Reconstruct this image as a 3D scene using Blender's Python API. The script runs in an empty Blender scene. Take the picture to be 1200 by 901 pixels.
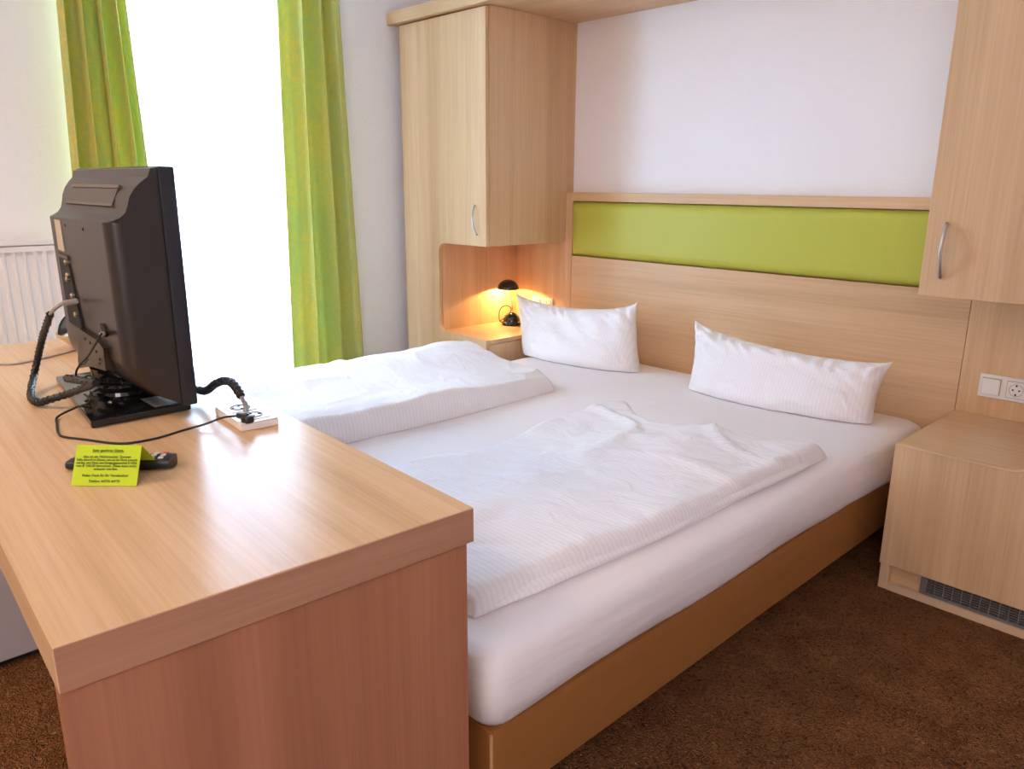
import bpy, bmesh, math, random
from mathutils import Vector, Matrix, noise
random.seed(7)
C = bpy.context.scene.collection
PI = math.pi

# ------------------------------------------------------------------ camera (measured from the room's straight edges)
YAW, PITCH, ROLL, FPX = -0.80877, -0.255389, 0.005255, 900.75
EYE = Vector((0, 0, 1.27))
_f = Vector((math.sin(YAW)*math.cos(PITCH), math.cos(YAW)*math.cos(PITCH), math.sin(PITCH)))
_r0 = Vector((math.cos(YAW), -math.sin(YAW), 0)); _u0 = _r0.cross(_f)
_r = _r0*math.cos(ROLL) + _u0*math.sin(ROLL); _u = -_r0*math.sin(ROLL) + _u0*math.cos(ROLL)
def ray(x, y): return _r*((x-600)/FPX) - _u*((y-450.5)/FPX) + _f
def on_z(x, y, z): d = ray(x, y); return EYE + d*((z-EYE.z)/d.z)
def on_y(x, y, Y): d = ray(x, y); return EYE + d*((Y-EYE.y)/d.y)
def on_x(x, y, X): d = ray(x, y); return EYE + d*((X-EYE.x)/d.x)
cam = bpy.data.cameras.new('camera'); cam.sensor_width = 36; cam.sensor_fit = 'HORIZONTAL'; cam.lens = FPX/1200*36
cam.clip_start = .02
co = bpy.data.objects.new('camera', cam); C.objects.link(co)
co.matrix_world = Matrix(((_r.x, _u.x, -_f.x, EYE.x), (_r.y, _u.y, -_f.y, EYE.y), (_r.z, _u.z, -_f.z, EYE.z), (0, 0, 0, 1)))
bpy.context.scene.camera = co

# ------------------------------------------------------------------ materials
def mat(name, col, rough=.5, metal=0, spec=.5, coat=0, coat_rough=.1):
    m = bpy.data.materials.new(name); m.use_nodes = True
    b = m.node_tree.nodes['Principled BSDF']
    b.inputs['Base Color'].default_value = (*col, 1); b.inputs['Roughness'].default_value = rough
    b.inputs['Metallic'].default_value = metal; b.inputs['Specular IOR Level'].default_value = spec
    b.inputs['Coat Weight'].default_value = coat; b.inputs['Coat Roughness'].default_value = coat_rough
    return m
def NT(m): return m.node_tree, m.node_tree.nodes['Principled BSDF']
def node(nt, t, **kw):
    n = nt.nodes.new(t)
    for k, v in kw.items():
        if k in n.inputs: n.inputs[k].default_value = v
        else: setattr(n, k, v)
    return n
def coords(nt, scale=(1, 1, 1), loc=(0, 0, 0)):
    tc = node(nt, 'ShaderNodeTexCoord'); mp = node(nt, 'ShaderNodeMapping')
    mp.inputs['Scale'].default_value = scale; mp.inputs['Location'].default_value = loc
    nt.links.new(tc.outputs['Object'], mp.inputs['Vector']); return mp.outputs['Vector']
def ramp(nt, fac, stops):
    r = node(nt, 'ShaderNodeValToRGB')
    while len(r.color_ramp.elements) < len(stops): r.color_ramp.elements.new(.5)
    for e, (p, c) in zip(r.color_ramp.elements, stops): e.position = p; e.color = (*c, 1)
    nt.links.new(fac, r.inputs['Fac']); return r.outputs['Color']
def mixc(nt, a, b, f, mode='MIX'):
    n = node(nt, 'ShaderNodeMix', data_type='RGBA', blend_type=mode)
    if isinstance(f, float): n.inputs[0].default_value = f
    else: nt.links.new(f, n.inputs[0])
    for s, v in ((6, a), (7, b)):
        if isinstance(v, tuple): n.inputs[s].default_value = (*v, 1)
        else: nt.links.new(v, n.inputs[s])
    return n.outputs[2]
def bump(nt, b, h, strength, dist):
    n = node(nt, 'ShaderNodeBump'); n.inputs['Strength'].default_value = strength; n.inputs['Distance'].default_value = dist
    nt.links.new(h, n.inputs['Height']); nt.links.new(n.outputs['Normal'], b.inputs['Normal'])

def wood(name, axis, lo=(.59, .375, .205), mid=(.68, .45, .255), hi=(.74, .51, .31), rough=.42, coat=0., seed=0, spec=.4):
    m = mat(name, mid, rough, spec=spec, coat=coat, coat_rough=.17); nt, b = NT(m)
    def sc(al, ac): return tuple(al if i == axis else ac for i in range(3))
    n1 = node(nt, 'ShaderNodeTexNoise', Scale=1., Detail=3., Roughness=.55); nt.links.new(coords(nt, sc(.35, 9), (seed, seed*.7, seed*.3)), n1.inputs['Vector'])
    n2 = node(nt, 'ShaderNodeTexNoise', Scale=1., Detail=4., Roughness=.7); nt.links.new(coords(nt, sc(2.2, 130), (seed*.5, 0, 0)), n2.inputs['Vector'])
    c1 = ramp(nt, n1.outputs['Fac'], [(.30, lo), (.5, mid), (.70, hi)])
    g = ramp(nt, n2.outputs['Fac'], [(.35, (.80, .76, .72)), (.62, (1.04, 1.04, 1.04))])
    col = mixc(nt, c1, g, .5, 'MULTIPLY'); nt.links.new(col, b.inputs['Base Color'])
    bump(nt, b, n2.outputs['Fac'], .12, .0006)
    return m
WX, WY, WZ = wood('oak_grain_x', 0), wood('oak_grain_y', 1), wood('oak_grain_z', 2)
W_TOP = wood('oak_desk_top', 0, rough=.24, seed=3., spec=.09)
W_SHELF = wood('oak_shelf_top', 0, rough=.30, coat=.2, seed=5.)
W_END_BOUNCE = wood('oak_end_bounce_tint', 2, lo=(.35, .145, .08), mid=(.42, .18, .10), hi=(.47, .22, .125), seed=8.)  # oak darkened and reddened: shade and carpet bounce put into the colour
W_ENDY_BOUNCE = wood('oak_edge_bounce_tint', 1, lo=(.36, .18, .11), mid=(.43, .22, .135), hi=(.49, .265, .16), seed=9.)  # same painted-in shade and bounce for the tabletop's end edge
W_EDGE = mat('oak_edge_band', (.66, .46, .29), .4)

WALL = mat('white_plaster', (.86, .84, .85), .85, spec=.2); nt, b = NT(WALL)
n = node(nt, 'ShaderNodeTexNoise', Scale=75., Detail=3., Roughness=.6); nt.links.new(coords(nt), n.inputs['Vector']); bump(nt, b, n.outputs['Fac'], .35, .004)
CEIL = mat('ceiling_paint', (.86, .85, .84), .9, spec=.2)

CARPET = mat('brown_loop_carpet', (.20, .09, .035), .95, spec=.1); nt, b = NT(CARPET)
v = coords(nt)
nd = node(nt, 'ShaderNodeTexNoise', Scale=38., Detail=2.); nt.links.new(v, nd.inputs['Vector'])
vm = node(nt, 'ShaderNodeVectorMath', operation='MULTIPLY_ADD'); vm.inputs[1].default_value = (.05, .05, .05)
nt.links.new(nd.outputs['Color'], vm.inputs[0]); nt.links.new(v, vm.inputs[2])
vo = node(nt, 'ShaderNodeTexVoronoi', Scale=150.); nt.links.new(vm.outputs[0], vo.inputs['Vector'])
nb = node(nt, 'ShaderNodeTexNoise', Scale=9., Detail=3.); nt.links.new(v, nb.inputs['Vector'])
c0 = ramp(nt, nb.outputs['Fac'], [(.3, (.21, .088, .034)), (.7, (.30, .135, .055))])
c1 = ramp(nt, vo.outputs['Distance'], [(.0, (1.25, 1.2, 1.15)), (.55, (.85, .85, .85)), (.95, (.30, .28, .26))])
nt.links.new(mixc(nt, c0, c1, 1., 'MULTIPLY'), b.inputs['Base Color'])
inv = node(nt, 'ShaderNodeMath', operation='SUBTRACT'); inv.inputs[0].default_value = 1; nt.links.new(vo.outputs['Distance'], inv.inputs[1])
bump(nt, b, inv.outputs[0], .9, .012)

def linen(name, axis, col=(.86, .84, .86), period=.012, depth=.035, strength=.07):
    m = mat(name, col, .75, spec=.25); nt, b = NT(m); b.inputs['Sheen Weight'].default_value = .15
    sc = [0, 0, 0]; sc[axis] = 1
    w = node(nt, 'ShaderNodeTexWave', wave_type='BANDS', bands_direction='XYZ'[axis], Scale=1/period/3.14, Distortion=.25, Detail=1.)
    nt.links.new(coords(nt), w.inputs['Vector'])
    c = ramp(nt, w.outputs['Fac'], [(.35, tuple(x*(1-depth) for x in col)), (.65, tuple(min(.93, x*1.02) for x in col))])
    nt.links.new(c, b.inputs['Base Color']); bump(nt, b, w.outputs['Fac'], strength, .001)
    n = node(nt, 'ShaderNodeTexNoise', Scale=7., Detail=3., Roughness=.55, Distortion=.6); nt.links.new(coords(nt, (1, 1.6, 1)), n.inputs['Vector'])
    b2 = node(nt, 'ShaderNodeBump'); b2.inputs['Strength'].default_value = .45; b2.inputs['Distance'].default_value = .03
    nt.links.new(n.outputs['Fac'], b2.inputs['Height']); nt.links.new(b2.outputs['Normal'], [x for x in nt.nodes if x.type == 'BUMP' and x != b2][0].inputs['Normal'])
    return m
SHEET = mat('white_sheet', (.86, .82, .83), .8, spec=.2); nt, b = NT(SHEET)
n = node(nt, 'ShaderNodeTexNoise', Scale=5., Detail=3.); nt.links.new(coords(nt, (1, .45, 2.5)), n.inputs['Vector']); bump(nt, b, n.outputs['Fac'], .25, .03)
DUVET = linen('striped_damask', 1, period=.014)
PILLOWC = linen('striped_pillowcase', 0, period=.013, depth=.022)
BASEF = mat('tan_bed_fabric', (.33, .135, .036), .6, spec=.3); nt, b = NT(BASEF)
n = node(nt, 'ShaderNodeTexNoise', Scale=3., Detail=3.); nt.links.new(coords(nt, (1, .6, 4)), n.inputs['Vector']); bump(nt, b, n.outputs['Fac'], .3, .02)
PIPING = mat('tan_piping', (.62, .38, .18), .5)

GREENP = mat('green_leatherette', (.49, .50, .075), .4, spec=.28); nt, b = NT(GREENP)
n = node(nt, 'ShaderNodeTexNoise', Scale=2.5, Detail=2.); nt.links.new(coords(nt), n.inputs['Vector']); bump(nt, b, n.outputs['Fac'], .12, .02)

CURT = mat('green_damask', (.42, .44, .04), .5, spec=.4); nt, b = NT(CURT)
v = coords(nt)
n1 = node(nt, 'ShaderNodeTexNoise', Scale=11., Detail=2., Distortion=1.8); nt.links.new(v, n1.inputs['Vector'])
w1 = node(nt, 'ShaderNodeMath', operation='MULTIPLY'); w1.inputs[1].default_value = 26; nt.links.new(n1.outputs['Fac'], w1.inputs[0])
w2 = node(nt, 'ShaderNodeMath', operation='SINE'); nt.links.new(w1.outputs[0], w2.inputs[0])
cc = ramp(nt, w2.outputs[0], [(.15, (.64, .65, .21)), (.5, (.70, .67, .19)), (.9, (.74, .66, .17))])
n3 = node(nt, 'ShaderNodeTexNoise', Scale=3., Detail=2.); nt.links.new(coords(nt, (1, 6, .8)), n3.inputs['Vector'])
tint = ramp(nt, n3.outputs['Fac'], [(.38, (.84, .97, 1.05)), (.62, (1.03, 1., .9))])
ccol = mixc(nt, cc, tint, .8, 'MULTIPLY')
nt.links.new(ccol, b.inputs['Base Color'])
tr = node(nt, 'ShaderNodeBsdfTranslucent'); nt.links.new(ccol, tr.inputs['Color'])
mx = node(nt, 'ShaderNodeMixShader'); mx.inputs[0].default_value = .22
out = nt.nodes['Material Output']
nt.links.new(b.outputs[0], mx.inputs[1]); nt.links.new(tr.outputs[0], mx.inputs[2]); nt.links.new(mx.outputs[0], out.inputs['Surface'])

SHEER = mat('white_voile', (.95, .97, .97), .8); nt, b = NT(SHEER)
tr = node(nt, 'ShaderNodeBsdfTranslucent', Color=(.95, .97, .98, 1)); tp = node(nt, 'ShaderNodeBsdfTransparent')
m1 = node(nt, 'ShaderNodeMixShader'); m1.inputs[0].default_value = .86
m2 = node(nt, 'ShaderNodeMixShader'); m2.inputs[0].default_value = .25
out = nt.nodes['Material Output']
nt.links.new(b.outputs[0], m1.inputs[1]); nt.links.new(tr.outputs[0], m1.inputs[2])
nt.links.new(m1.outputs[0], m2.inputs[1]); nt.links.new(tp.outputs[0], m2.inputs[2]); nt.links.new(m2.outputs[0], out.inputs['Surface'])
GLASS = mat('window_glass', (1, 1, 1), .02); nt, b = NT(GLASS)
tp = node(nt, 'ShaderNodeBsdfTransparent', Color=(.96, .98, .98, 1)); gl = node(nt, 'ShaderNodeBsdfGlossy', Roughness=.02)
m1 = node(nt, 'ShaderNodeMixShader'); m1.inputs[0].default_value = .06
nt.links.new(tp.outputs[0], m1.inputs[1]); nt.links.new(gl.outputs[0], m1.inputs[2]); nt.links.new(m1.outputs[0], nt.nodes['Material Output'].inputs['Surface'])

TVM = mat('taupe_plastic', (.019, .0125, .0085), .34, spec=.65); nt, b = NT(TVM)
n = node(nt, 'ShaderNodeTexNoise', Scale=900., Detail=1.); nt.links.new(coords(nt), n.inputs['Vector']); bump(nt, b, n.outputs['Fac'], .15, .0006)
TVGREY = mat('grey_plastic', (.085, .075, .068), .45)
BEZEL = mat('black_bezel', (.018, .018, .024), .25)
GLOSS = mat('gloss_black', (.010, .010, .012), .07, spec=.6)
BLACK = mat('black_plastic', (.015, .015, .016), .38)
DARK = mat('dark_void', (.012, .012, .014), .7)
RUB = mat('black_cable', (.009, .009, .010), .42)
GREYC = mat('grey_cable', (.36, .33, .31), .5)
WHITEP = mat('white_plastic', (.80, .77, .73), .35)
WHITEP2 = mat('white_plastic_insert', (.84, .82, .79), .3)
SHADEP = mat('socket_shadow_gap', (.30, .28, .27), .6)
CHROME = mat('brushed_steel', (.55, .54, .53), .28, metal=1)
BRASS = mat('connector_metal', (.65, .58, .42), .3, metal=1)
RADW = mat('radiator_enamel', (.84, .81, .79), .35)
RADG = mat('radiator_groove', (.60, .60, .66), .5)
VENT = mat('grey_vent', (.16, .15, .145), .45)
LIME = mat('lime_card', (.50, .66, .03), .7, spec=.2)
INK = mat('dark_ink', (.03, .05, .02), .8)
CREAM = mat('cream_enamel', (.70, .56, .36), .35)
FRIDGE = mat('white_cabinet_enamel', (.55, .52, .52), .4)
REMBTN = mat('pale_button', (.65, .68, .66), .5)
REMBTN2 = mat('dark_button', (.10, .10, .105), .5)
REDB = mat('red_button', (.55, .04, .03), .5)
PVC = mat('white_window_profile', (.85, .86, .86), .35)
BULB = mat('warm_bulb', (1, .8, .5), .5); nt, b = NT(BULB)
b.inputs['Emission Color'].default_value = (1, .62, .24, 1); b.inputs['Emission Strength'].default_value = 30

# ------------------------------------------------------------------ mesh helpers
def box(bm, x0, x1, y0, y1, z0, z1, bev=0., seg=2):
    t = bmesh.new(); bmesh.ops.create_cube(t, size=1)
    for v in t.verts: v.co = Vector((x0+(v.co.x+.5)*(x1-x0), y0+(v.co.y+.5)*(y1-y0), z0+(v.co.z+.5)*(z1-z0)))
    if bev: bmesh.ops.bevel(t, geom=t.edges[:], offset=bev, segments=seg, affect='EDGES', profile=.5)
    return merge(bm, t)
def merge(bm, t, M=None):
    if M is not None: bmesh.ops.transform(t, matrix=M, verts=t.verts[:])
    mp = {v: bm.verts.new(v.co) for v in t.verts}
    for f in t.faces:
        try: bm.faces.new([mp[v] for v in f.verts])
        except ValueError: pass
    t.free(); return bm
def catmull(pts, n=8):
    P = [Vector(p) for p in pts]; P = [2*P[0]-P[1]] + P + [2*P[-1]-P[-2]]; o = []
    for i in range(1, len(P)-2):
        a, b, c, d = P[i-1:i+3]
        for k in range(n):
            t = k/n
            o.append(.5*((2*b)+(c-a)*t+(2*a-5*b+4*c-d)*t*t+(3*b-a-3*c+d)*t**3))
    o.append(P[-2]); return o
def tube(bm, pts, r, seg=10, smooth=8):
    P = catmull(pts, smooth) if smooth else [Vector(p) for p in pts]
    rad = r if callable(r) else (lambda t: r)
    up = None; rings = []
    for i, p in enumerate(P):
        d = (P[min(i+1, len(P)-1)]-P[max(i-1, 0)]).normalized()
        if up is None: up = d.orthogonal().normalized()
        up = (up-d*up.dot(d)).normalized(); w = d.cross(up); R = rad(i/(len(P)-1))
        rings.append([bm.verts.new(p+(up*math.cos(2*PI*k/seg)+w*math.sin(2*PI*k/seg))*R) for k in range(seg)])
    for a, b in zip(rings, rings[1:]):
        for k in range(seg): bm.faces.new((a[k], a[(k+1) % seg], b[(k+1) % seg], b[k]))
    bm.faces.new(rings[0][::-1]); bm.faces.new(rings[-1]); return bm
def lathe(bm, prof, c=(0, 0, 0), seg=28, axis=None):
    t = bmesh.new(); rings = []
    for r, z in prof: rings.append([t.verts.new((max(r, 1e-4)*math.cos(2*PI*k/seg), max(r, 1e-4)*math.sin(2*PI*k/seg), z)) for k in range(seg)])
    for a, b in zip(rings, rings[1:]):
        for k in range(seg): t.faces.new((a[k], a[(k+1) % seg], b[(k+1) % seg], b[k]))
    t.faces.new(rings[0][::-1]); t.faces.new(rings[-1])
    M = Matrix.Translation(c)
    if axis is not None: M = M @ Vector((0, 0, 1)).rotation_difference(Vector(axis)).to_matrix().to_4x4()
    return merge(bm, t, M)
def prism(bm, poly, fn, a, b, bev=0., seg=2):
    """poly of 2-D points carried by fn(p, t) between t = a and t = b"""
    t = bmesh.new()
    A = [t.verts.new(fn(p, a)) for p in poly]; B = [t.verts.new(fn(p, b)) for p in poly]; n = len(poly)
    t.faces.new(A[::-1]); t.faces.new(B)
    for k in range(n): t.faces.new((A[k], A[(k+1) % n], B[(k+1) % n], B[k]))
    bmesh.ops.recalc_face_normals(t, faces=t.faces[:])
    if bev: bmesh.ops.bevel(t, geom=[e for e in t.edges if e.calc_face_angle(0) > .6], offset=bev, segments=seg, affect='EDGES', profile=.5)
    return merge(bm, t)
def arc(cx, cy, r, a0, a1, n=8): return [(cx+r*math.cos(math.radians(a0+(a1-a0)*k/n)), cy+r*math.sin(math.radians(a0+(a1-a0)*k/n))) for k in range(n+1)]
def ringloft(bm, rings, cap0=True, cap1=True):
    R = [[bm.verts.new(p) for p in ring] for ring in rings]; n = len(R[0])
    for a, b in zip(R, R[1:]):
        for k in range(n): bm.faces.new((a[k], a[(k+1) % n], b[(k+1) % n], b[k]))
    if cap0: bm.faces.new(R[0][::-1])
    if cap1: bm.faces.new(R[-1])
    return bm
def B(*a, **k): return box(bmesh.new(), *a, **k)

MATS = {}
def obj(name, bm, m, parent=None, angle=35, local=False, recalc=True):
    if recalc: bmesh.ops.recalc_face_normals(bm, faces=bm.faces[:])
    W = MATS.get(parent.name, Matrix()) if parent else Matrix()
    if not local: bmesh.ops.transform(bm, matrix=W.inverted(), verts=bm.verts[:])
    me = bpy.data.meshes.new(name); bm.to_mesh(me); bm.free()
    for p in me.polygons: p.use_smooth = True
    me.set_sharp_from_angle(angle=math.radians(angle))
    me.materials.append(m)
    o = bpy.data.objects.new(name, me); C.objects.link(o)
    if len(me.polygons) < 700:
        wn = o.modifiers.new('weighted_normals', 'WEIGHTED_NORMAL'); wn.mode = 'FACE_AREA'; wn.weight = 80; wn.keep_sharp = True
    if parent: o.parent = parent
    MATS[o.name] = W
    return o
def tag(o, label, cat, group=None):
    o['label'] = label; o['category'] = cat
    if group: o['group'] = group
    return o
def thing(name, label, cat, loc=(0, 0, 0), rz=0, group=None):
    o = bpy.data.objects.new(name, None); C.objects.link(o); o.empty_display_size = .05
    o.location = loc; o.rotation_euler = (0, 0, rz)
    MATS[o.name] = Matrix.Translation(loc) @ Matrix.Rotation(rz, 4, 'Z')
    return tag(o, label, cat, group)
def solo(name, bm, m, label, cat, loc, group=None, angle=35):
    """a thing that is one mesh, its origin at its base"""
    bmesh.ops.transform(bm, matrix=Matrix.Translation(-Vector(loc)), verts=bm.verts[:])
    o = obj(name, bm, m, angle=angle); o.location = loc; MATS[o.name] = Matrix.Translation(loc)
    return tag(o, label, cat, group)
def struct(name, bm, m, parent=None):
    o = obj(name, bm, m, parent)
    if not parent: o['kind'] = 'structure'
    return o

# ------------------------------------------------------------------ the room
XW, YW, ZC = -3.43, 3.032, 2.55           # window wall, headboard wall, ceiling
XR, YB = 1.15, -2.3
WY0, WY1, WZ0, WZ1 = 1.0, 1.93, .04, 2.42  # window opening
struct('floor', B(XW-.3, XR+.1, YB-.1, YW+.1, -.1, 0), CARPET)
struct('ceiling', B(XW-.3, XR+.1, YB-.1, YW+.1, ZC, ZC+.1), CEIL)
struct('wall_headboard', B(XW-.3, XR+.1, YW, YW+.1, 0, ZC), WALL)
struct('wall_right', B(XR, XR+.1, YB-.1, YW, 0, ZC), WALL)
struct('wall_back', B(XW-.3, XR, YB-.1, YB, 0, ZC), WALL)
bm = bmesh.new()
box(bm, XW-.22, XW, YB, WY0, 0, ZC); box(bm, XW-.22, XW, WY1, YW, 0, ZC)
box(bm, XW-.22, XW, WY0, WY1, WZ1, ZC); box(bm, XW-.22, XW, WY0, WY1, 0, WZ0)
struct('wall_window', bm, WALL)
def winframe(bm, y0, y1, z0, z1, x0, x1, w):
    box(bm, x0, x1, y0, y0+w, z0, z1, .004); box(bm, x0, x1, y1-w, y1, z0, z1, .004)
    box(bm, x0, x1, y0+w, y1-w, z0, z0+w, .004); box(bm, x0, x1, y0+w, y1-w, z1-w, z1, .004)
bm = bmesh.new(); winframe(bm, WY0, WY1, WZ0, WZ1, XW-.19, XW-.13, .035)
win = struct('window_1', bm, PVC)
bm = bmesh.new(); winframe(bm, WY0+.035, WY1-.035, WZ0+.035, WZ1-.035, XW-.175, XW-.115, .05)
sash = obj('window_sash', bm, PVC, win)
obj('window_glass', B(XW-.150, XW-.144, WY0+.083, WY1-.083, WZ0+.083, WZ1-.083), GLASS, win)
bm = B(XW-.115, XW-.100, WY0+.045, WY0+.075, 1.02, 1.16, .004); tube(bm, [(XW-.10, WY0+.06, 1.12), (XW-.075, WY0+.06, 1.12), (XW-.07, WY0+.065, 1.08), (XW-.07, WY0+.065, .99)], .009)
obj('window_handle', bm, CHROME, sash)

# curtains: pleated sheets hanging from a ceiling track
XC = -3.29
solo('curtain_track', B(XC-.05, XC+.04, .70, 2.30, ZC-.03, ZC, .004), PVC, 'white curtain track along the ceiling above the window', 'curtain rail', (XC, 1.5, ZC-.03))
def drape(name, m, e_top, e_bot, ztop, zbot, folds, amp, x, label, cat, ph=0, group=None, thick=.004, pinch=.6):
    bm = bmesh.new(); NU, NZ = folds*14, 26; G = []
    for j in range(NZ+1):
        t = j/NZ; z = ztop+(zbot-ztop)*t; row = []
        y0 = e_top[0]+(e_bot[0]-e_top[0])*t; y1 = e_top[1]+(e_bot[1]-e_top[1])*t
        for i in range(NU+1):
            u = i/NU; a = u*folds*2*PI+ph
            nz = noise.noise(Vector((u*4+ph, t*1.7, 3)))
            edge = min(1, 5*u+.25, 5*(1-u)+.25)
            d = amp*edge*(math.copysign(abs(math.sin(a+.9*nz))**.7, math.sin(a+.9*nz))+.25*math.sin(2.3*a+1.1+ph))*(1+.5*nz)
            yy = y0+(y1-y0)*u+.35*amp*math.cos(a+nz)*math.sin(PI*u)
            row.append(bm.verts.new((x+d, yy, z)))
        G.append(row)
    for a, b_ in zip(G, G[1:]):
        for i in range(NU): bm.faces.new((a[i], a[i+1], b_[i+1], b_[i]))
    o = solo(name, bm, m, label, cat, (x, (e_bot[0]+e_bot[1])/2, zbot), group, angle=80)
    s = o.modifiers.new('thickness', 'SOLIDIFY'); s.thickness = thick; s.offset = 0
    return o
def yy(px, py): return on_x(px, py, XC).y
lt0, lt1 = yy(66, 0), yy(145, 0); lb0, lb1 = yy(85, 195), yy(169, 195)
zt, zb_ = on_x(110, 0, XC).z, on_x(130, 195, XC).z
def ext(a, b, z): return a+(b-a)*(z-zt)/(zb_-zt)
drape('curtain', CURT, (ext(lt0, lb0, ZC-.03), ext(lt1, lb1, ZC-.03)), (ext(lt0, lb0, .5)-.03, ext(lt1, lb1, .5)+.03), ZC-.031, .03, 4, .046, XC,
      'green damask curtain bunched behind the television beside the radiator', 'curtain', .4, 'green curtains at the window')
rt0, rt1 = yy(323, 0), yy(395, 0); rb0, rb1 = yy(342, 419), yy(424, 411); zt = on_x(360, 0, XC).z; zb_ = on_x(385, 415, XC).z
drape('curtain', CURT, (ext(rt0, rb0, ZC-.03), ext(rt1, rb1, ZC-.03)), (ext(rt0, rb0, .03), ext(rt1, rb1, .03)), ZC-.031, .03, 3, .046, XC,
      'green damask curtain hanging between the bright window and the cupboard', 'curtain', 2.1, 'green curtains at the window')
drape('sheer_curtain', SHEER, (.97, 2.0), (.97, 2.0), ZC-.031, .04, 15, .011, XC-.085, 'sheer white voile curtain glowing in front of the window', 'sheer curtain', 0, thick=.0)
bpy.data.objects['sheer_curtain'].modifiers.clear()

# radiator on the window wall
RX = -3.335
rad = thing('radiator', 'white ribbed panel radiator on the wall behind the desk', 'radiator', (RX-.04, .45, .18))
RY0, RY1, RZ0, RZ1 = .12, .86, .18, on_x(30, 281.5, RX).z
obj('casing', B(RX-.075, RX-.008, RY0, RY1, RZ0, RZ1-.004, .006), RADW, rad)
bm = bmesh.new(); per = .0337; y = RY0+.012; prof = []
zr0, zr1 = RZ0+.03, on_x(0, 301, RX).z
while y+per < RY1-.01:
    g0, g1 = y+.010, y+per
    prof += [(y, RX+.006), (y+.008, RX+.006), (y+.013, RX-.001), (y+per-.004, RX-.001)]
    y += per
for (z0, z1) in ((zr0, zr1),):
    A = [bm.verts.new((x, yv, z0)) for yv, x in prof]; D = [bm.verts.new((x, yv, z1)) for yv, x in prof]
    D2 = [bm.verts.new((RX+.010, yv, z1+.014)) for yv, x in prof]; A2 = [bm.verts.new((RX+.010, yv, z0-.014)) for yv, x in prof]
    for i in range(len(prof)-1):
        bm.faces.new((A[i], A[i+1], D[i+1], D[i])); bm.faces.new((D[i], D[i+1], D2[i+1], D2[i])); bm.faces.new((A2[i], A2[i+1], A[i+1], A[i]))
ye0, ye1 = prof[0][0], prof[-1][0]
box(bm, RX-.008, RX+.010, ye0, ye1, zr1+.014, RZ1-.022, .001); box(bm, RX-.008, RX+.010, ye0, ye1, RZ0, zr0-.014, .001)
obj('front_panel', bm, RADW, rad, 25)
bm = bmesh.new(); box(bm, RX-.08, RX+.012, RY0-.004, RY1+.004, RZ1-.018, RZ1-.012, .002)
for xx in (-.08, .008): box(bm, RX+xx, RX+xx+.004, RY0-.004, RY1+.004, RZ1-.014, RZ1, .001)
k = RY0
while k < RY1:
    t = bmesh.new(); box(t, RX-.078, RX+.010, 0, .007, RZ1-.006, RZ1-.001); merge(bm, t, Matrix.Translation((0, k, 0))); k += .0125
obj('top_grille', bm, RADW, rad)

# ------------------------------------------------------------------ bedside cupboards, headboard, canopy
YF, YH = 2.433, 2.978
XL, XS, XN = -3.372, -2.727, -3.09          # left unit: outer side, bed side, niche side wall
ZT, ZN, ZS = 2.027, .982, .533
def bow(bm, p, q, d, r=.0036, bulge=.026):
    """a bow handle between two foot points standing out by d"""
    p, q, d = Vector(p), Vector(q), Vector(d); n = 12; pts = [p+d*.0]
    for i in range(n+1):
        t = i/n; pts.append(p.lerp(q, t)+d*(bulge*(.25+.75*math.sin(PI*t)) if 0 <= t <= 1 else 0))
    pts.append(q); return tube(bm, pts, r, 10, 3)
def c_front(x0, x1, xn, zb, zs, zn, zt, mirror=False):
    """front sheet with a round-cornered notch open towards the bed"""
    R = .045; s = 1 if not mirror else -1
    pts = [(x0, zb), (x1, zb), (x1, zs)]
    if not mirror: pts += arc(xn+R, zs+R, R, -90, -180) + arc(xn+R, zn-R, R, 180, 90)
    else: pts += arc(xn-R, zs+R, R, -90, 0) + arc(xn-R, zn-R, R, 0, 90)
    return pts + [(x1, zn), (x1, zt), (x0, zt)]
lu = thing('bedside_cupboard', 'tall oak cupboard with lamp niche beside the window wall', 'cupboard', ((XL+XS)/2, 2.7, 0), 0, 'oak bedside cupboards')
bm = bmesh.new()
box(bm, XL, XS, YF+.021, YW-.001, ZN, ZT, .001)
carc = obj('carcass', bm, WZ, lu)
obj('side_wall', B(XL, XN, YF+.021, YH+.02, 0, ZN-.0005, .001), WZ, lu)
obj('niche_back', B(XN+.0005, XS-.0005, YH, YW-.002, 0, ZN-.001, .001), WZ, lu)
obj('shelf', B(XN+.0005, XS, YF+.021, YH-.0005, ZS-.022, ZS, .0015), W_SHELF, lu)
obj('lower_drawer', B(XN+.0005, XS, YF+.021, YH-.0005, .10, ZS-.024, .001), WZ, lu)
bm = prism(bmesh.new(), c_front(XL, XS-.004, XN, .10, ZS, ZN, ZT-.006), lambda p, t: Vector((p[0], t, p[1])), YF, YF+.019, .0012, 1)
dr = obj('door', bm, WZ, lu)
bm = bow(bmesh.new(), on_y(557, 241, YF), on_y(559.5, 275, YF), (0, -1, 0)); obj('handle', bm, CHROME, dr)
obj('plinth', B(XL+.01, XS-.01, YF+.06, YW-.05, 0, .099), WZ, lu)

hb = thing('headboard', 'oak headboard with a padded lime green strip above the pillows', 'headboard', (-1.77, 3.0, .1))
HX0, HX1 = XS+.047, -.8195
gz0, gz1, ht = .917, 1.185, 1.23
obj('panel', B(HX0, HX1, YH, YW-.001, .10, gz0-.003, .0012), WX, hb)
bm = B(HX0, HX1, YH-.004, YW-.001, gz1+.003, ht, .002); 
obj('top_rail', bm, WX, hb)
obj('end_stile', B(XS+.0005, HX0-.001, YH-.001, YW-.001, .10, ht-.001, .0012), WZ, hb)
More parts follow.
